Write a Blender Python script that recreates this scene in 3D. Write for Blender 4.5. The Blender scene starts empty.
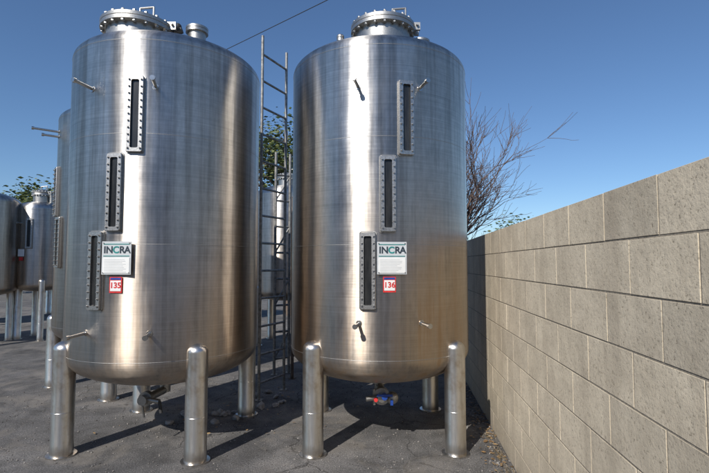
import bpy, bmesh, math, random
from mathutils import Vector, Matrix
random.seed(7)
R=math.radians
YAW=R(5.5)
scene=bpy.context.scene
scene.view_settings.view_transform='Standard'
scene.view_settings.look='None'
scene.view_settings.exposure=0

def W(a,b,z=0.0):
    return Vector((a*math.cos(YAW)-b*math.sin(YAW), a*math.sin(YAW)+b*math.cos(YAW), z))

# ---------------------------------------------------------------- materials
def newmat(name):
    m=bpy.data.materials.new(name); m.use_nodes=True
    nt=m.node_tree; b=nt.nodes['Principled BSDF']
    return m,nt,b
def N(nt,t,**k):
    n=nt.nodes.new(t)
    for a,v in k.items(): setattr(n,a,v)
    return n
def ramp(nt,src,stops):
    r=N(nt,'ShaderNodeValToRGB')
    e=r.color_ramp.elements
    while len(e)<len(stops): e.new(0.5)
    for i,(p,c) in enumerate(stops):
        e[i].position=p
        e[i].color=(c,c,c,1) if isinstance(c,(int,float)) else (*c,1)
    nt.links.new(src,r.inputs[0]); return r.outputs[0]
def noise(nt,vec,scale,detail=3,rough=.6,dist=0):
    n=N(nt,'ShaderNodeTexNoise'); n.inputs['Scale'].default_value=scale
    n.inputs['Detail'].default_value=detail; n.inputs['Roughness'].default_value=rough
    n.inputs['Distortion'].default_value=dist
    if vec is not None: nt.links.new(vec,n.inputs['Vector'])
    return n.outputs['Fac']
def mapping(nt,vec,scale):
    m=N(nt,'ShaderNodeMapping'); m.inputs['Scale'].default_value=scale
    nt.links.new(vec,m.inputs['Vector']); return m.outputs[0]
def mix(nt,f,a,b,mode='MIX'):
    m=N(nt,'ShaderNodeMix',data_type='RGBA',blend_type=mode)
    for i,v in ((0,f),(6,a),(7,b)):
        s=m.inputs[i]
        if hasattr(v,'is_linked') : nt.links.new(v,s)
        elif isinstance(v,(int,float)): s.default_value=v if i==0 else (v,v,v,1)
        else: s.default_value=(*v,1)
    return m.outputs[2]
def math_(nt,op,a,b=None,c=None):
    m=N(nt,'ShaderNodeMath',operation=op)
    for i,v in enumerate((a,b,c)):
        if v is None: continue
        if hasattr(v,'is_linked'): nt.links.new(v,m.inputs[i])
        else: m.inputs[i].default_value=v
    return m.outputs[0]
def bump(nt,h,strength,dist,normal=None):
    b=N(nt,'ShaderNodeBump'); b.inputs['Strength'].default_value=strength
    b.inputs['Distance'].default_value=dist
    nt.links.new(h,b.inputs['Height'])
    if normal is not None: nt.links.new(normal,b.inputs['Normal'])
    return b.outputs[0]
def simple(name,col,rough=.6,metal=0,nscale=20,var=.25,bmp=.0):
    m,nt,b=newmat(name)
    tc=N(nt,'ShaderNodeTexCoord').outputs['Object']
    f=noise(nt,tc,nscale)
    lo=tuple(c*(1-var) for c in col); hi=tuple(min(1,c*(1+var)) for c in col)
    nt.links.new(ramp(nt,f,[(.3,lo),(.7,hi)]),b.inputs['Base Color'])
    b.inputs['Roughness'].default_value=rough; b.inputs['Metallic'].default_value=metal
    if bmp: nt.links.new(bump(nt,f,.5,bmp),b.inputs['Normal'])
    return m

def steel_shell_mat(name,base=(.70,.68,.65),rust_reflect=.6,seed=0.0):
    m,nt,b=newmat(name)
    tc=N(nt,'ShaderNodeTexCoord').outputs['Object']
    off=N(nt,'ShaderNodeVectorMath',operation='ADD'); nt.links.new(tc,off.inputs[0]); off.inputs[1].default_value=(seed,seed*1.7,0)
    o=off.outputs[0]
    rings=noise(nt,mapping(nt,o,(1.3,1.3,170)),1.0,3,.7)
    rings2=noise(nt,mapping(nt,o,(2.2,2.2,38)),1.0,2,.6)
    drips=noise(nt,mapping(nt,o,(13,13,.35)),1.0,4,.65)
    blot=noise(nt,mapping(nt,o,(3.2,3.2,1.6)),1.0,5,.7,.5)
    weave=noise(nt,mapping(nt,o,(34,34,10)),1.0,2,.6)
    col=ramp(nt,rings,[(.3,tuple(c*.84 for c in base)),(.7,tuple(min(1,c*1.10) for c in base))])
    col=mix(nt,1.0,col,ramp(nt,rings2,[(.3,.88),(.7,1.0)]),'MULTIPLY')
    col=mix(nt,1.0,col,ramp(nt,drips,[(.34,(.62,.60,.575)),(.56,(1,1,1))]),'MULTIPLY')
    col=mix(nt,1.0,col,ramp(nt,blot,[(.33,(.76,.745,.73)),(.58,(1,1,1))]),'MULTIPLY')
    col=mix(nt,1.0,col,ramp(nt,weave,[(.3,.90),(.7,1.05)]),'MULTIPLY')
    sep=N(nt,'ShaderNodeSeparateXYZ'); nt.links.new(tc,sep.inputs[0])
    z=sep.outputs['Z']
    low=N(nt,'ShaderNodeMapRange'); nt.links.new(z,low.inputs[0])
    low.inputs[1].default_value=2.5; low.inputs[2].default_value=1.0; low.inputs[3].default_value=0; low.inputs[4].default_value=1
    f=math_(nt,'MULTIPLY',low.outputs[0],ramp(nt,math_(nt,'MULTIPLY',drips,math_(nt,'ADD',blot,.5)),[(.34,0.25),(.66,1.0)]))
    f=math_(nt,'MULTIPLY',f,rust_reflect)
    col=mix(nt,f,col,(.42,.30,.195))  # brown lower down: rust film plus warm ground reflection painted into the colour
    nt.links.new(col,b.inputs['Base Color'])
    b.inputs['Metallic'].default_value=1
    rr=math_(nt,'ADD',ramp(nt,blot,[(.3,.28),(.7,.37)]),math_(nt,'MULTIPLY',rings,.10))
    nt.links.new(rr,b.inputs['Roughness'])
    b.inputs['Anisotropic'].default_value=.88
    b.inputs['Anisotropic Rotation'].default_value=.25
    tg=N(nt,'ShaderNodeTangent',direction_type='RADIAL',axis='Z')
    nt.links.new(tg.outputs[0],b.inputs['Tangent'])
    n=bump(nt,noise(nt,mapping(nt,o,(2.6,2.6,.8)),1.0,2,.45),.35,.03)
    n=bump(nt,noise(nt,mapping(nt,o,(13,13,.9)),1.0,2,.5),.36,.004,n)
    n=bump(nt,rings,.35,.0006,n)
    nt.links.new(n,b.inputs['Normal'])
    return m
M_shell=steel_shell_mat('brushed_stainless',rust_reflect=.7,seed=0)
M_shell2=steel_shell_mat('brushed_stainless_b',rust_reflect=.9,seed=4.3)
M_shellold=steel_shell_mat('weathered_stainless',base=(.60,.58,.55),rust_reflect=.8,seed=9.1)
M_pipe=simple('stainless_pipe',(.50,.49,.47),.28,1,60,.12,.0004)
M_leg,nt,b=newmat('leg_stainless')
tc=N(nt,'ShaderNodeTexCoord').outputs['Object']
f=noise(nt,mapping(nt,tc,(30,30,3)),1,3,.6)
f2=noise(nt,tc,9,4,.6)
c=ramp(nt,f,[(.3,(.48,.465,.44)),(.7,(.70,.68,.65))])
c=mix(nt,ramp(nt,f2,[(.5,0.),(.72,.6)]),c,(.36,.27,.18))
nt.links.new(c,b.inputs['Base Color']); b.inputs['Metallic'].default_value=1; b.inputs['Roughness'].default_value=.33
nt.links.new(bump(nt,f2,.25,.005),b.inputs['Normal'])
M_cast=simple('cast_stainless',(.40,.39,.37),.45,1,120,.2,.001)
M_gaugem=simple('gauge_frame_steel',(.42,.41,.395),.40,1,90,.25,.001)
M_dark=simple('dark_rubber',(.03,.03,.03),.6,0,40,.3)
M_glass,nt,b=newmat('gauge_glass')
tc=N(nt,'ShaderNodeTexCoord').outputs['Object']
f=noise(nt,mapping(nt,tc,(30,30,5)),1,3)
nt.links.new(ramp(nt,f,[(.3,(.010,.011,.013)),(.75,(.035,.035,.035))]),b.inputs['Base Color']); b.inputs['Roughness'].default_value=.25
M_white=simple('white_label',(.72,.72,.70),.5,0,8,.06)
M_plate=simple('label_plate',(.50,.52,.53),.4,0,8,.08)
M_ink=simple('dark_ink',(.02,.035,.05),.5)
M_teal=simple('teal_ink',(.02,.20,.19),.5)
M_red=simple('red_ink',(.55,.03,.03),.5)
M_blue=simple('blue_valve_paint',(.015,.06,.30),.4)
M_galv=simple('galvanised_steel',(.25,.245,.235),.55,.6,25,.4,.002)
M_rust=simple('rusty_steel',(.13,.095,.075),.75,.3,15,.5,.002)
M_wood=simple('weathered_wood',(.22,.17,.12),.9,0,12,.3,.003)
M_bark=simple('bark',(.13,.10,.08),.95,0,20,.4,.004)
M_twig=simple('bare_twig',(.13,.09,.075),.9,0,20,.3)
M_conc=simple('concrete_chunk',(.30,.28,.26),.95,0,25,.3,.004)

def leafmat(name,cols):
    m,nt,b=newmat(name)
    g=N(nt,'ShaderNodeNewGeometry').outputs['Random Per Island']
    k=len(cols)-1
    nt.links.new(ramp(nt,g,[(i/k,c) for i,c in enumerate(cols)]),b.inputs['Base Color'])
    b.inputs['Roughness'].default_value=.6
    return m
M_leaf=leafmat('foliage',[(.035,.06,.015),(.07,.10,.025),(.10,.13,.04),(.16,.17,.05)])
M_dryleaf=leafmat('dry_leaves',[(.10,.06,.03),(.24,.14,.06),(.32,.22,.11),(.16,.10,.05)])
M_grass=leafmat('dry_grass',[(.16,.11,.06),(.26,.20,.11),(.12,.09,.05)])
M_gravel=leafmat('gravel',[(.06,.055,.05),(.16,.15,.14),(.28,.26,.24),(.10,.09,.085)])

# ---------------------------------------------------------------- mesh helpers
def link(o,parent=None):
    scene.collection.objects.link(o)
    if parent: o.parent=parent
    return o
def empty(name,loc=(0,0,0),rz=0):
    o=bpy.data.objects.new(name,None); o.location=loc; o.rotation_euler=(0,0,rz); o.empty_display_size=.2
    return link(o)
def obj(name,bm,mats,parent=None,smooth=False,loc=None):
    me=bpy.data.meshes.new(name); bm.to_mesh(me); bm.free()
    for m in (mats if isinstance(mats,(list,tuple)) else [mats]): me.materials.append(m)
    if smooth:
        for p in me.polygons: p.use_smooth=True
    o=bpy.data.objects.new(name,me)
    if loc is not None: o.location=loc
    return link(o,parent)
def rawobj(name,verts,faces,mat,parent=None):
    me=bpy.data.meshes.new(name); me.from_pydata(verts,[],faces); me.materials.append(mat)
    return link(bpy.data.objects.new(name,me),parent)
def autosmooth(o,deg=35):
    me=o.data
    for p in me.polygons: p.use_smooth=True
    me.set_sharp_from_angle(angle=R(deg))
def lathe(bm,prof,seg=48,mat=0,M=Matrix()):
    rings=[]
    for r,z in prof:
        if r<1e-6: rings.append([bm.verts.new(M@Vector((0,0,z)))])
        else: rings.append([bm.verts.new(M@Vector((r*math.cos(2*math.pi*i/seg),r*math.sin(2*math.pi*i/seg),z))) for i in range(seg)])
    for A,B in zip(rings,rings[1:]):
        for i in range(seg):
            j=(i+1)%seg
            if len(A)==1 and len(B)==1: continue
            if len(A)==1: f=bm.faces.new((A[0],B[j],B[i]))
            elif len(B)==1: f=bm.faces.new((A[i],A[j],B[0]))
            else: f=bm.faces.new((A[i],A[j],B[j],B[i]))
            f.material_index=mat
def tube(bm,p0,p1,r0,r1=None,seg=16,mat=0,cap=True):
    p0=Vector(p0);p1=Vector(p1); r1=r0 if r1 is None else r1
    d=p1-p0; L=d.length
    M=Matrix.Translation(p0)@d.to_track_quat('Z','Y').to_matrix().to_4x4()
    prof=[(r0,0),(r1,L)]
    if cap: prof=[(0,0)]+prof+[(0,L)]
    lathe(bm,prof,seg,mat,M)
def path_tube(bm,pts,r,seg=12,mat=0):
    for a,b in zip(pts,pts[1:]): tube(bm,a,b,r,r,seg,mat)
    for p in pts[1:-1]: 
        bmesh.ops.create_uvsphere(bm,u_segments=seg,v_segments=8,radius=r*1.0,matrix=Matrix.Translation(Vector(p)))
def box(bm,c,s,mat=0,M=Matrix()):
    c=Vector(c)
    vs=[bm.verts.new(M@(c+Vector((x*s[0]/2,y*s[1]/2,z*s[2]/2)))) for x in(-1,1) for y in(-1,1) for z in(-1,1)]
    for q in ((0,1,3,2),(4,6,7,5),(0,4,5,1),(2,3,7,6),(0,2,6,4),(1,5,7,3)):
        f=bm.faces.new([vs[i] for i in q]); f.material_index=mat
def torus(bm,c,R_,r,seg=48,s2=10,mat=0):
    rings=[]
    for i in range(seg):
        a=2*math.pi*i/seg
        rings.append([bm.verts.new(Vector(c)+Vector(((R_+r*math.cos(t))*math.cos(a),(R_+r*math.cos(t))*math.sin(a),r*math.sin(t)))) for t in [2*math.pi*k/s2 for k in range(s2)]])
    for i in range(seg):
        A=rings[i];B=rings[(i+1)%seg]
        for k in range(s2):
            f=bm.faces.new((A[k],B[k],B[(k+1)%s2],A[(k+1)%s2])); f.material_index=mat

# ---------------------------------------------------------------- tank
def frameM(phi,Rad,z):
    n=Vector((math.sin(phi),-math.cos(phi),0)); t=Vector((math.cos(phi),math.sin(phi),0))
    return Matrix(((t.x,n.x,0,n.x*Rad),(t.y,n.y,0,n.y*Rad),(0,0,1,z),(0,0,0,1)))
def roundrect(w,h,r,n=6):
    pts=[]
    for cx,cz,a0 in ((w/2-r,h/2-r,0),(-w/2+r,h/2-r,90),(-w/2+r,-h/2+r,180),(w/2-r,-h/2+r,270)):
        for k in range(n+1):
            a=R(a0+90*k/n); pts.append((cx+r*math.cos(a),cz+r*math.sin(a)))
    return pts
def gauge(parent,phi,Rad,zc,h=.585):
    w=.120; bm=bmesh.new(); M=frameM(phi,Rad,zc)
    out=roundrect(w,h,.012); inn=roundrect(.060,h-.062,.012)
    def ring(pts,y): return [bm.verts.new(M@Vector((x,y,z))) for x,z in pts]
    o0=ring(out,-.02);o1=ring(out,.024);o1b=ring([(x*.95,z*.99) for x,z in out],.028);i1=ring(inn,.028);i0=ring(inn,.010)
    def bridge(A,B,m=0):
        n=len(A)
        for i in range(n):
            f=bm.faces.new((A[i],A[(i+1)%n],B[(i+1)%n],B[i])); f.material_index=m
    bridge(o0,o1);bridge(o1,o1b);bridge(o1b,i1);bridge(i1,i0,0)
    f=bm.faces.new(i0); f.material_index=1
    nb=11
    for k in range(nb):
        zz=-h/2+.03+(h-.06)*k/(nb-1)
        for sx in(-1,1):
            p0=M@Vector((sx*.045,.026,zz)); p1=M@Vector((sx*.045,.036,zz))
            tube(bm,p0,p1,.0085,.0085,6)
            tube(bm,p1,M@Vector((sx*.045,.042,zz)),.0045,.0045,8)
    pad=roundrect(w+.016,h+.016,.02)
    q0=ring(pad,-.02);q1=ring(pad,.005); bridge(q0,q1,2)
    f=bm.faces.new(q1); f.material_index=2
    bmesh.ops.recalc_face_normals(bm,faces=bm.faces[:])
    o=obj('level_gauge',bm,[M_gaugem,M_glass,M_cast],parent)
    autosmooth(o,30)
    return o
def text(parent,s,M,size,mat,name,ext=.0008,bold=0):
    c=bpy.data.curves.new(name,'FONT'); c.body=s; c.size=size; c.align_x='CENTER'; c.align_y='CENTER'
    c.extrude=ext; c.offset=bold
    c.materials.append(mat)
    o=bpy.data.objects.new(name,c); link(o,parent)
    o.matrix_local=M@Matrix(((1,0,0,0),(0,0,1,0),(0,1,0,0),(0,0,0,1)))
    return o
def label(parent,phi,Rad,code,lphi):
    M=frameM(phi,Rad+.02,1.545)
    bm=bmesh.new()
    box(bm,(0,0,0),(.225,.006,.245),0,M)
    box(bm,(0,.005,-.055),(.205,.004,.115),1,M)
    for sx in(-1,1):
        for sz in(-1,1):
            tube(bm,M@Vector((sx*.1,.0,sz*.11)),M@Vector((sx*.1,.008,sz*.11)),.005,.005,8,2)
            tube(bm,M@Vector((sx*.09,-.03,sz*.1)),M@Vector((sx*.09,.0,sz*.1)),.006,.006,8,2)
    for k in range(9):
        wv=.17-.05*random.random()
        box(bm,(-.09+wv/2,.0075,-.012-.0115*k),(wv,.001,.0032),3,M)
    obj('name_plate',bm,[M_plate,M_white,M_cast,M_plate],parent)
    for s,x,mt in (('I',-.090,M_ink),('N',-.054,M_ink),('C',-.004,M_teal),('R',.043,M_ink),('A',.084,M_ink)):
        text(parent,s,M@Matrix.Translation((x,.004,.058)),.070,mt,'plate_text',bold=.0022)
    bm=bmesh.new()
    box(bm,(0,.004,.102),(.20,.002,.006),0,M)
    box(bm,(0,.004,.014),(.20,.002,.006),0,M)
    obj('plate_stripe',bm,[M_teal],parent)
    M2=frameM(lphi,Rad+.006,1.345)
    bm=bmesh.new()
    box(bm,(0,0,0),(.098,.003,.118),0,M2)
    box(bm,(0,.003,-.006),(.082,.002,.078),1,M2)
    box(bm,(0,.003,.046),(.082,.002,.014),2,M2)
    obj('lot_tag',bm,[M_red,M_white,M_blue],parent)
    text(parent,code,M2@Matrix.Translation((0,.005,-.004)),.058,M_red,'lot_number',bold=.0016)
def tank(loc,Rad=.8,zb=.48,zk=.76,zs=3.23,zt=3.45,leg_az=(-43,47,137,227),leg_r=.80,shell=None,manhole=(0,0),lid_r=.30,lid_z=.05,legr=.083,
         gauges=(),nozzles=(),lab=None,seg=160,leg_top=.89,aux=None,valve=False,full=False):
    e=empty('steel_tank',loc,YAW)
    bm=bmesh.new()
    prof=[]
    n=18
    for i in range(n+1):
        t=math.pi/2*i/n; prof.append((Rad*math.sin(t)**.92 if i else 0, zk-(zk-zb)*math.cos(t)))
    m=26
    for i in range(1,m): prof.append((Rad,zk+(zs-zk)*i/m))
    for i in range(n+1):
        t=math.pi/2*(1-i/n); prof.append((Rad*math.sin(t)**.92 if i<n else 0, zs+(zt-zs)*math.cos(t)))
    lathe(bm,prof,seg)
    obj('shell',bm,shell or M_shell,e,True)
    bm=bmesh.new()
    seams=(zk+.01,zs-.01,zk+(zs-zk)*.36,zk+(zs-zk)*.70) if full else (zk+.01,zs-.01)
    for k,zz in enumerate(seams): torus(bm,(0,0,zz),Rad-(.0005 if k<2 else .0010),.0022,seg,8)
    obj('weld_bead',bm,M_cast,e,True)
    for az in leg_az:
        a=R(az-90)
        x=leg_r*math.cos(a); y=leg_r*math.sin(a)
        bm=bmesh.new()
        prof=[(0,0),(legr*1.32,0),(legr*1.32,.012),(legr*1.02,.014),(legr*1.02,.10),(legr,.104),(legr,leg_top-legr*.8)]
        for k in range(1,9):
            t=math.pi/2*k/8; prof.append((legr*math.cos(t) if k<8 else 0,leg_top-legr*.8+legr*.8*math.sin(t)))
        lathe(bm,prof,40)
        torus(bm,(0,0,.34),legr-.001,.002,40,6)
        o=obj('leg',bm,M_leg,e,True,(x,y,0)); autosmooth(o,50)
    if lid_r:
        mx,my=manhole
        zc=zt+lid_z
        bm=bmesh.new(); r=lid_r
        lathe(bm,[(r*.84,-.26),(r*.84,.085),(r,.087),(r,.118),(r*.985,.122),(r,.126),(r,.154),(r*.86,.158),(r*.8,.175),(r*.5,.205),(r*.2,.218),(0,.22)],64)
        for k in range(20):
            a=2*math.pi*k/20
            cx,cy=r*.93*math.cos(a),r*.93*math.sin(a)
            tube(bm,(cx,cy,.065),(cx,cy,.178),.009,.009,8)
            tube(bm,(cx,cy,.154),(cx,cy,.17),.017,.017,6)
            tube(bm,(cx,cy,.07),(cx,cy,.086),.017,.017,6)
        box(bm,(r*1.02,.05,.14),(.08,.03,.07)); box(bm,(r*1.02,-.05,.14),(.08,.03,.07))
        tube(bm,(r*1.05,-.09,.15),(r*1.05,.09,.15),.012)
        path_tube(bm,[(.08,-.15,.18),(.08,-.15,.25),(.2,-.15,.26),(.2,-.15,.18)],.009,10)
        bmesh.ops.recalc_face_normals(bm,faces=bm.faces[:])
        o=obj('manhole',bm,M_cast,e,True,(mx,my,zc)); autosmooth(o,35)
    if aux:
        bm=bmesh.new()
        for (ax,ay,ar,ah) in aux:
            zz=zs+(zt-zs)*math.sqrt(max(0,1-(ax*ax+ay*ay)/Rad**2))
            lathe(bm,[(ar*.8,zz-.06),(ar*.8,zz+ah-.05),(ar,zz+ah-.05),(ar,zz+ah-.025),(ar*.95,zz+ah-.022),(ar,zz+ah-.019),(ar,zz+ah),(ar*.8,zz+ah+.01),(0,zz+ah+.02)],32,0,Matrix.Translation((ax,ay,0)))
        o=obj('top_fitting',bm,M_cast,e,True); autosmooth(o,35)
    for g,zc in gauges: gauge(e,R(g),Rad,zc)
    for (az,z,L,droop) in nozzles:
        M=frameM(R(az),Rad,z); bm=bmesh.new()
        tube(bm,M@Vector((0,-.03,0)),M@Vector((0,L,droop)),.0125,.0125,14)
        tube(bm,M@Vector((0,-.01,0)),M@Vector((0,.006,0)),.026,.022,20)
        tube(bm,M@Vector((0,L-.012,droop)),M@Vector((0,L+.012,droop)),.019,.019,16)
        o=obj('sample_nozzle',bm,M_pipe,e); autosmooth(o,40)
    if lab: label(e,R(lab[0]),Rad,lab[1],R(lab[2]))
    if valve:
        bm=bmesh.new()
        tube(bm,(0,0,zb+.03),(0,0,zb-.12),.045,.045,24)
        tube(bm,(0,0,zb-.04),(0,0,zb-.06),.075,.075,24)
        tube(bm,(0,0,zb-.09),(0,-.34,zb-.09),.04,.04,24)
        tube(bm,(0,-.30,zb-.09),(0,-.325,zb-.09),.07,.07,24)
        tube(bm,(0,-.335,zb-.09),(0,-.36,zb-.09),.07,.07,24)
        tube(bm,(0,-.36,zb-.09),(0,-.42,zb-.09),.034,.034,24)
        tube(bm,(-.02,-.38,zb-.09),(-.13,-.40,zb-.10),.02,.02,16)
        tube(bm,(-.06,-.35,zb-.03),(-.06,-.35,zb-.16),.012,.012,10)
        for s in(-1,1):
            tube(bm,(s*.055,-.29,zb-.09),(s*.055,-.37,zb-.09),.009,.009,8)
        bmesh.ops.create_uvsphere(bm,u_segments=20,v_segments=12,radius=.052,matrix=Matrix.Translation((.09,-.36,zb-.10)))
        o=obj('outlet_valve',bm,M_cast,e); autosmooth(o,40)
        bm=bmesh.new()
        tube(bm,(.02,-.40,zb-.07),(.02,-.46,zb-.07),.024,.024,20)
        box(bm,(.02,-.455,zb-.055),(.13,.014,.016))
        box(bm,(.08,-.42,zb-.12),(.022,.04,.04))
        obj('valve_handle',bm,M_blue,e)
        bm=bmesh.new()
        tube(bm,(-.05,-.40,zb-.10),(-.05,-.43,zb-.10),.016,.016,20)
        obj('red_cap',bm,M_red,e)
    return e

A=W(-1.70,4.32); B=W(.227,4.40)
t1=tank(A,leg_az=(-50,38,128,218),leg_r=.79,manhole=(-.27,-.12),lid_r=.315,lid_z=.05,full=True,
  gauges=((3.2,2.632),(-7,2.038),(-17.1,1.450)),
  nozzles=((-24.4,2.85,.15,.02),(13.1,2.85,.13,.02),(-24,.985,.14,-.02),(13,.985,.15,-.01)),
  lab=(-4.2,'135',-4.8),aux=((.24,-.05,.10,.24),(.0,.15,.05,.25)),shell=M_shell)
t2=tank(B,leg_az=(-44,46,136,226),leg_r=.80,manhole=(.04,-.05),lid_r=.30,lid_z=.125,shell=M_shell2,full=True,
  gauges=((12.5,2.632),(2.1,2.038),(-8.9,1.450)),
  nozzles=((-14.4,2.88,.13,.02),(21.1,2.88,.12,.02),(-14,1.05,.12,-.01),(21,1.05,.12,-.01)),
  lab=(3.9,'136',2.7),aux=((.40,.0,.09,.20),(-.36,-.05,.035,.22)),valve=True)
bm=bmesh.new()
tube(bm,(0,0,.52),(0,0,.36),.045,.045,20); tube(bm,(0,0,.38),(-.05,-.26,.37),.035,.035,20)
tube(bm,(-.048,-.24,.37),(-.052,-.26,.37),.06,.06,20)
tube(bm,(-.052,-.27,.37),(-.054,-.29,.37),.06,.06,20)
tube(bm,(-.054,-.29,.37),(-.06,-.34,.37),.04,.04,20)
tube(bm,(-.02,-.30,.37),(.08,-.32,.36),.02,.02,16)
o=obj('outlet_pipe',bm,M_cast,t1); autosmooth(o,40)
bm=bmesh.new()
tube(bm,(-.06,-.33,.35),(-.03,-.35,.24),.008,.008,10)
tube(bm,(.08,-.32,.36),(.10,-.33,.27),.014,.014,10)
o=obj('hanging_clamp',bm,M_dark,t1); autosmooth(o,40)
bm=bmesh.new()
tube(bm,(.08,-.1,3.38),(.08,-.1,3.62),.018,.018,12)
tube(bm,(.05,-.1,3.62),(.12,-.1,3.64),.03,.03,14)
bmesh.ops.create_uvsphere(bm,u_segments=16,v_segments=10,radius=.034,matrix=Matrix.Translation((.08,-.1,3.67)))
o=obj('relief_valve',bm,M_dark,t1); autosmooth(o,40)
bm=bmesh.new()
tube(bm,(-.33,-.02,3.36),(-.33,-.02,3.58),.014,.014,12)
tube(bm,(-.37,-.02,3.56),(-.29,-.02,3.57),.02,.02,12)
tube(bm,(-.33,-.02,3.58),(-.33,-.02,3.61),.026,.018,12)
o=obj('relief_valve',bm,M_cast,t2); autosmooth(o,40)

# background tanks
L4=(-50,40,130,220)
tank(W(-2.93,6.1),leg_az=(15,105,195,285),zs=3.25,zt=3.47,seg=96,shell=M_shellold,lid_r=.26,nozzles=((-50,3.08,.26,.0),(-50,3.02,.16,0)),gauges=((-47,2.35),(-38,1.75)))
t4=tank(W(-6.45,9.7),Rad=.46,zb=.95,zk=1.1,zs=2.6,zt=2.77,leg_az=L4,leg_r=.47,legr=.055,leg_top=1.2,seg=64,shell=M_shell,lid_r=.18,nozzles=((-10,2.3,.1,0),),gauges=((10,2.1),),aux=((.2,.0,.05,.18),))
bm=bmesh.new()
box(bm,(-.05,-.475,1.72),(.12,.01,.14)); obj('name_plate',bm,M_white,t4)
bm=bmesh.new()
box(bm,(-.05,-.475,1.60),(.07,.01,.07)); obj('lot_tag',bm,M_red,t4)
tank(W(-7.4,9.0),Rad=.85,zb=.85,zk=1.05,zs=2.68,zt=2.92,leg_az=L4,leg_r=.84,legr=.08,leg_top=1.15,seg=80,shell=M_shellold,lid_r=.22)
tank(W(-1.32,9.2),Rad=.62,zb=.8,zk=1.0,zs=2.8,zt=3.02,leg_az=L4,leg_r=.6,legr=.06,leg_top=1.1,seg=80,shell=M_shell,lid_r=.2,aux=((.3,0,.05,.2),))
tank(W(-.2,7.9),Rad=.7,zb=.6,zk=.8,zs=2.35,zt=2.6,leg_az=L4,leg_r=.69,legr=.07,leg_top=.95,seg=80,shell=M_shellold,lid_r=.25)
tank(W(-4.6,11.5),Rad=.8,zb=.8,zk=1.0,zs=2.9,zt=3.15,leg_az=L4,leg_r=.79,legr=.08,leg_top=1.15,seg=80,shell=M_shellold,lid_r=.25)
tank(W(-9.6,12.0),Rad=.9,zb=.8,zk=1.0,zs=2.7,zt=2.98,leg_az=L4,leg_r=.88,legr=.08,leg_top=1.15,seg=80,shell=M_shell,lid_r=.25)
tank(W(-8.6,15.0),Rad=.9,zb=.8,zk=1.0,zs=2.7,zt=2.98,leg_az=L4,leg_r=.88,legr=.08,leg_top=1.15,seg=80,shell=M_shellold,lid_r=.25)
# unseen tanks around the viewer, added to give the shells reflection bands
for a_,b_ in ((-6.3,-1.2),(-6.6,-4.0),(-3.6,-7.0),(-.8,-8.2)):
    tank(W(a_,b_),leg_az=L4,seg=64,shell=M_shell)

# ---------------------------------------------------------------- ladder between the tanks
def ladder(loc,p0,p1,z0,z1,step,r=.017,mat=M_galv,diag=False,name='steel_ladder'):
    e=empty(name,loc,YAW); bm=bmesh.new()
    p0=Vector((*p0,0));p1=Vector((*p1,0))
    up=Vector((0,0,1))
    tube(bm,p0+up*z0,p0+up*z1,r); tube(bm,p1+up*z0,p1+up*z1,r)
    z=z0+step*.6;k=0
    while z<z1:
        tube(bm,p0+up*z,p1+up*z,r*.75)
        if diag and k%2==0: tube(bm,p0+up*z,p1+up*min(z+step,z1),r*.6)
        z+=step;k+=1
    box(bm,p0+up*(z0+.005),(.08,.08,.01)); box(bm,p1+up*(z0+.005),(.08,.08,.01))
    o=obj('rails_and_rungs',bm,mat,e); autosmooth(o,40)
    return e
ladder(W(-.95,5.52),(-.105,-.22),(.105,.22),0,4.12,.31)
ladder(W(-1.0,6.5),(-.09,-.0),(.09,.12),0,3.05,.36,.02,M_galv,True,'scaffold_frame')
ladder(W(-.72,6.3),(-.1,0),(.1,.1),0,2.4,.5,.022,M_rust,True,'scaffold_frame')

# ---------------------------------------------------------------- block wall
WX=.83; H=1.794; c=.2032; L=.4064; g=.008; TH=.15
M_block,nt,b=newmat('slump_block')
tcn=N(nt,'ShaderNodeTexCoord').outputs['Object']
rnd=N(nt,'ShaderNodeNewGeometry').outputs['Random Per Island']
base=ramp(nt,rnd,[(0,(.58,.505,.385)),(.35,(.66,.575,.44)),(.7,(.62,.54,.415)),(1,(.53,.465,.36))])
n1=noise(nt,tcn,5,4,.65); n2=noise(nt,tcn,85,4,.7)
col=mix(nt,1,base,ramp(nt,n1,[(.3,(.80,.79,.775)),(.7,(1.06,1.06,1.05))]),'MULTIPLY')
col=mix(nt,1,col,ramp(nt,n2,[(.32,(.40,.38,.36)),(.42,(.95,.95,.95)),(.75,(1.1,1.1,1.1))]),'MULTIPLY')
stain=noise(nt,mapping(nt,tcn,(3,3,.5)),1.6,3,.6)
col=mix(nt,ramp(nt,stain,[(.46,0.),(.70,.5)]),col,(.35,.295,.22))
sp=N(nt,'ShaderNodeSeparateXYZ'); nt.links.new(tcn,sp.inputs[0])
mr=N(nt,'ShaderNodeMapRange'); nt.links.new(sp.outputs['Z'],mr.inputs[0]); mr.inputs[1].default_value=.35; mr.inputs[2].default_value=0
col=mix(nt,math_(nt,'MULTIPLY',mr.outputs[0],ramp(nt,n1,[(.3,.1),(.7,.8)])),col,(.22,.18,.14))
nt.links.new(col,b.inputs['Base Color']); b.inputs['Roughness'].default_value=.95
nn=bump(nt,noise(nt,tcn,14,3,.6),.45,.007)
nn=bump(nt,n2,.65,.003,nn)
nt.links.new(nn,b.inputs['Normal'])
M_mortar=simple('mortar',(.27,.235,.185),.95,0,60,.35,.002)
wall=empty('block_wall',(0,0,0))
bm=bmesh.new()
row=0; z=H
while z>-.1:
    y=-9+(.2032 if row%2 else 0)+.04
    while y<18:
        dx=random.uniform(-.0008,.0008); dz=random.uniform(-.0008,.0008)
        box(bm,(WX+TH/2+dx,y+L/2,z-c/2+dz),(TH,L-g+random.uniform(-.0015,.0015),c-g))
        y+=L
    z-=c; row+=1
o=obj('blocks',bm,M_block,wall)
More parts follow.
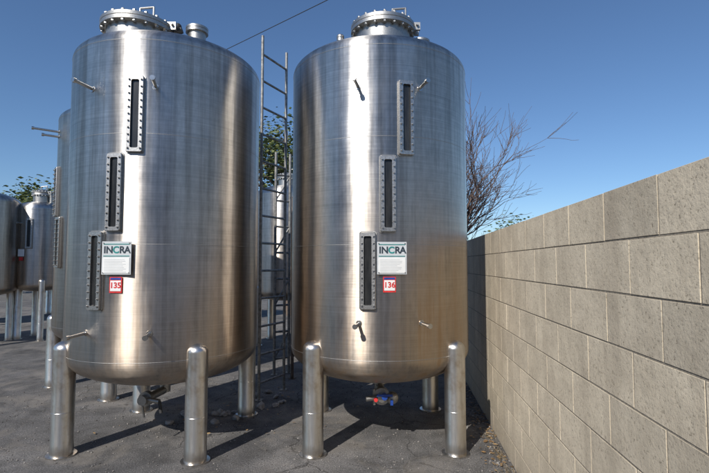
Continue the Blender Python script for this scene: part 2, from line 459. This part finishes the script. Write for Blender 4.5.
bv=o.modifiers.new('b','BEVEL'); bv.width=.0009; bv.segments=1; bv.limit_method='NONE'
bm=bmesh.new(); box(bm,(WX+TH/2,4.5,H/2-.06),(TH-.0048,26.9,H+.1)); obj('mortar_joints',bm,M_mortar,wall)

# ---------------------------------------------------------------- ground
M_g,nt,b=newmat('old_asphalt')
tc=N(nt,'ShaderNodeTexCoord').outputs['Object']
p=noise(nt,tc,.55,5,.62,.6); q=noise(nt,tc,3.2,5,.65,.3); fi=noise(nt,tc,90,4,.75)
col=ramp(nt,p,[(.32,(.062,.060,.060)),(.5,(.108,.104,.102)),(.68,(.165,.156,.148))])
col=mix(nt,1,col,ramp(nt,q,[(.3,(.50,.49,.48)),(.55,(1,1,1)),(.75,(1.35,1.32,1.28))]),'MULTIPLY')
col=mix(nt,1,col,ramp(nt,fi,[(.3,.38),(.5,1.0),(.66,2.3)]),'MULTIPLY')
ds=N(nt,'ShaderNodeVectorMath',operation='ADD')
nx=N(nt,'ShaderNodeTexNoise'); nx.inputs['Scale'].default_value=3.5; nx.inputs['Detail'].default_value=4; nt.links.new(tc,nx.inputs['Vector'])
sc=N(nt,'ShaderNodeVectorMath',operation='SCALE'); sc.inputs['Scale'].default_value=.35; nt.links.new(nx.outputs['Color'],sc.inputs[0])
nt.links.new(tc,ds.inputs[0]); nt.links.new(sc.outputs[0],ds.inputs[1])
vo=N(nt,'ShaderNodeTexVoronoi',feature='DISTANCE_TO_EDGE'); vo.inputs['Scale'].default_value=1.3; nt.links.new(ds.outputs[0],vo.inputs['Vector'])
cr=math_(nt,'MULTIPLY',ramp(nt,vo.outputs['Distance'],[(0,1.0),(.014,0.0)]),ramp(nt,p,[(.42,0.),(.52,1.)]))
col=mix(nt,math_(nt,'MULTIPLY',cr,.85),col,(.02,.018,.016))
sand=noise(nt,tc,1.3,5,.7,.8)
col=mix(nt,ramp(nt,sand,[(.50,0.),(.66,.6)]),col,(.23,.205,.175))
nt.links.new(col,b.inputs['Base Color']); b.inputs['Roughness'].default_value=.92
nn=bump(nt,q,.4,.02); nn=bump(nt,fi,.8,.006,nn)
nt.links.new(nn,b.inputs['Normal'])
bm=bmesh.new()
bmesh.ops.create_grid(bm,x_segments=8,y_segments=8,size=900)
obj('ground',bm,M_g)

tb=bmesh.new(); bmesh.ops.create_icosphere(tb,subdivisions=1,radius=.5)
tb.verts.ensure_lookup_table(); ICO_V=[v.co.copy() for v in tb.verts]; ICO_F=[[v.index for v in f.verts] for f in tb.faces]; tb.free()
LEAF=[Vector(p_) for p_ in [(-.5,0,0),(-.15,.22,.06),(.25,.2,.05),(.5,0,.1),(.2,-.2,.05),(-.2,-.2,.04)]]
def scatter(name,n,area,size,mat,kind='rock'):
    V=[];F=[]
    for i in range(n):
        x,y=area()
        s=size*random.uniform(.4,1.5); k=len(V)
        if kind=='rock':
            M=Matrix.Translation((x,y,s*.2))@Matrix.Rotation(random.random()*6.28,4,'Z')@Matrix.Diagonal((s,s*random.uniform(.6,1),s*random.uniform(.4,.8),1))
            V+=[M@v+Vector([random.uniform(-.12,.12)*s for _ in range(3)]) for v in ICO_V]
            F+=[[k+j for j in f] for f in ICO_F]
        else:
            M=Matrix.Translation((x,y,.006+random.random()*.012))@Matrix.Rotation(random.random()*6.28,4,'Z')@Matrix.Rotation(random.uniform(-.5,.5),4,'X')
            V+=[M@(v*s) for v in LEAF]; F.append([k+j for j in range(6)])
    return rawobj(name,V,F,mat)
def a1b():
    while True:
        x,y=tuple(W(random.uniform(-4,.9),2.6+6*random.random()**1.3)[:2])
        if x<WX-.02: return x,y
scatter('gravel',3600,a1b,.012,M_gravel)
def nearwall(): return (WX-.01-abs(random.gauss(0,.11)),random.uniform(2.6,8))
scatter('gravel',1100,nearwall,.016,M_gravel)
scatter('fallen_leaves',420,nearwall,.035,M_dryleaf,'leaf')
def under(): 
    w=W(random.gauss(-1.3,.6),random.uniform(4.2,6)); return w.x,w.y
scatter('fallen_leaves',120,under,.03,M_dryleaf,'leaf')
scatter('rubble',26,lambda:tuple(W(-1.45+random.gauss(0,.12),4.75+random.gauss(0,.12))[:2]),.07,M_conc)
scatter('rubble',14,lambda:tuple(W(random.uniform(-1.2,-.3),random.uniform(5,6))[:2]),.08,M_conc)
bm=bmesh.new()
for cx,cy,n in ((WX-.05,3.55,35),(WX-.06,3.85,50),(WX-.05,4.3,50),(WX-.04,3.2,15),(WX-.05,5.0,40)):
    for i in range(n):
        x=cx+random.gauss(0,.03); y=cy+random.gauss(0,.07)
        x=min(x,WX-.01)
        h=random.uniform(.03,.11); d=Vector((random.gauss(-.4,.6),random.gauss(0,.7),.8)).normalized()*h
        w=Vector((random.uniform(-1,1),random.uniform(-1,1),0)).normalized()*.0018
        p0=Vector((x,y,0)); tip=p0+d+Vector((0,0,-h*.2)); tip.x=min(tip.x,WX-.008)
        mid=p0+d*.55; mid.x=min(mid.x,WX-.01)
        a_,b_,c_,d_=[bm.verts.new(v) for v in (p0-w,p0+w,mid+w*.8,mid-w*.8)]
        t_=bm.verts.new(tip); bm.faces.new((a_,b_,c_,d_)); bm.faces.new((d_,c_,t_))
obj('dry_grass',bm,M_grass)

# ---------------------------------------------------------------- trees
def grow(curve,p,d,L,r,depth,spread,up,tips,minr,wob,kids):
    n=5; pts=[p.copy()]; rs=[r]; 
    dd=d.copy()
    for i in range(n):
        dd=(dd+Vector([random.gauss(0,wob) for _ in range(3)])+Vector((0,0,up))).normalized()
        p=p+dd*L/n; pts.append(p.copy()); rs.append(max(minr*.6,r*(1-.5*(i+1)/n)))
    s=curve.splines.new('POLY'); s.points.add(len(pts)-1)
    for k,(q_,rr) in enumerate(zip(pts,rs)):
        s.points[k].co=(*q_,1); s.points[k].radius=rr
    tips.extend(pts[2:])
    if depth==0: return
    for k in range(random.choice(kids)):
        i=random.randint(2,n)
        a=Vector([random.gauss(0,1) for _ in range(3)]).normalized()
        nd=(dd+a*spread).normalized()
        grow(curve,pts[i],nd,L*random.uniform(.5,.78),max(minr,rs[i]*.62),depth-1,spread,up,tips,minr,wob,kids)
def tree(name,loc,trunkL,r,depth,spread,up,mat,leaves=0,leafsize=.1,forks=4,L1=1.2,bias=None,minr=.004,kids=(3,4,5),d0=.4):
    e=empty(name,loc); Z=Vector((0,0,1))
    cu=bpy.data.curves.new('trunk_and_limbs','CURVE'); cu.dimensions='3D'; cu.bevel_depth=1; cu.bevel_resolution=0
    cu.materials.append(mat); tips=[]
    s=cu.splines.new('POLY'); s.points.add(5)
    for k in range(6):
        q_=Z*trunkL*k/5+Vector((random.gauss(0,.02),random.gauss(0,.02),0))
        s.points[k].co=(*q_,1); s.points[k].radius=r*(1.25-.5*k/5)
        last=q_
    for k in range(forks):
        a=Vector([random.gauss(0,1),random.gauss(0,1),random.uniform(.1,.9)]).normalized()
        if bias: a=(a+bias).normalized()
        grow(cu,last-Z*trunkL*random.uniform(0,.25),(Z*d0+a).normalized(),L1*random.uniform(.8,1.2),r*.6,depth,spread,up,tips,minr,.12,kids)
    link(bpy.data.objects.new('trunk_and_limbs',cu),e)
    if leaves:
        V=[];F=[]
        for i in range(leaves):
            c_=random.choice(tips)+Vector([random.gauss(0,leafsize*1.6) for _ in range(3)])
            M=Matrix.Translation(c_)@Matrix.Rotation(random.random()*6.28,4,'Z')@Matrix.Rotation(random.uniform(-1.3,1.3),4,'X')
            s_=leafsize*random.uniform(.5,1.2); k=len(V)
            V+=[M@(Vector(v)*s_) for v in ((-.5,0,0),(0,.26,.05),(.5,0,0),(0,-.26,.05))]; F.append((k,k+1,k+2,k+3))
        rawobj('foliage',V,F,M_leaf,e)
    return e
random.seed(21)
tree('leafy_tree',W(-1.9,14),3.2,.14,2,.8,.02,M_bark,leaves=8000,leafsize=.14,forks=8,L1=1.5)
tree('leafy_tree',W(-17.5,24),2.6,.18,2,.8,.0,M_bark,leaves=8000,leafsize=.25,forks=9,L1=1.7)
tree('leafy_tree',W(-14.0,22),2.4,.18,2,.8,.0,M_bark,leaves=5000,leafsize=.25,forks=8,L1=1.4)
random.seed(33)
tree('bare_tree',W(1.86,9.6),1.65,.06,3,.6,.07,M_twig,forks=15,L1=1.42,bias=Vector((.16,0,.34)),minr=.0042,kids=(4,5),d0=.5)
tree('leafy_tree',W(16.5,48),3.3,.25,2,.8,.0,M_bark,leaves=3000,leafsize=.4,forks=8,L1=1.3)
tree('leafy_tree',W(30,75),4,.25,2,.8,.0,M_bark,leaves=2500,leafsize=.5,forks=8,L1=1.8)

# cable and pole
v=Vector((4.15,-4.0,-.25))
P1=Vector((-4.68,14,7.61))
pole=P1-v*.6
e=empty('utility_pole',W(pole.x,pole.y),0)
bm=bmesh.new(); tube(bm,(0,0,0),(0,0,pole.z+.02),.13,.10,20); box(bm,(0,0,pole.z-.3),(1.2,.1,.1))
for k in(-.5,0.3,.5): tube(bm,(k,0,pole.z-.26),(k,0,pole.z-.1),.03,.03,10)
obj('pole_and_crossarm',bm,M_wood,e)
cu=bpy.data.curves.new('overhead_cable','CURVE'); cu.dimensions='3D'; cu.bevel_depth=.009; cu.materials.append(M_dark)
s=cu.splines.new('POLY'); s.points.add(30)
for k in range(31):
    t=k/30*6.0; q_=pole+v*t; sag=-.02*t*(6.0-t)
    q2=W(q_.x,q_.y,q_.z+sag+.06); s.points[k].co=(*q2,1)
link(bpy.data.objects.new('overhead_cable',cu))

# unseen building added behind the viewer to give the tanks something to reflect
e=empty('reflector_building',(-4,-17,0))
M_wh=simple('painted_stucco',(.42,.38,.33),.9,0,3,.1)
bm=bmesh.new(); box(bm,(0,0,2.6),(26,6,5.2)); box(bm,(0,3.02,5.25),(26.3,.3,.3)); obj('reflector_walls',bm,M_wh,e)
bm=bmesh.new()
for x in(-9,-3,4,10): box(bm,(x,3.02,1.9),(3.4,.06,3.8))
obj('reflector_doors',bm,M_dark,e)

# ---------------------------------------------------------------- light
EL=R(38); TH_=R(66)
d=Vector((math.cos(TH_)*math.cos(EL),math.sin(TH_)*math.cos(EL),-math.sin(EL)))
sl=bpy.data.lights.new('sun','SUN'); sl.energy=5; sl.angle=R(.5); sl.color=(1,.955,.885)
so=bpy.data.objects.new('sun',sl); so.rotation_euler=d.to_track_quat('-Z','Y').to_euler(); link(so)
w=bpy.data.worlds.new('World'); scene.world=w; w.use_nodes=True
nt=w.node_tree; bg=nt.nodes['Background']; bg.inputs['Strength'].default_value=.11
sky=nt.nodes.new('ShaderNodeTexSky'); sky.sky_type='NISHITA'; sky.sun_disc=False
sky.sun_elevation=EL; sky.sun_rotation=math.atan2(-d.x,-d.y)%(2*math.pi)
sky.air_density=1.0; sky.dust_density=.1; sky.ozone_density=7
nt.links.new(sky.outputs[0],bg.inputs['Color'])

# ---------------------------------------------------------------- camera
cam=bpy.data.cameras.new('camera'); co=bpy.data.objects.new('camera',cam); link(co)
cam.sensor_width=36; cam.lens=473/709*36; cam.clip_end=3000; cam.clip_start=.05
co.location=(0,0,1.5); co.rotation_euler=(R(90+3.33),0,YAW)
scene.camera=co
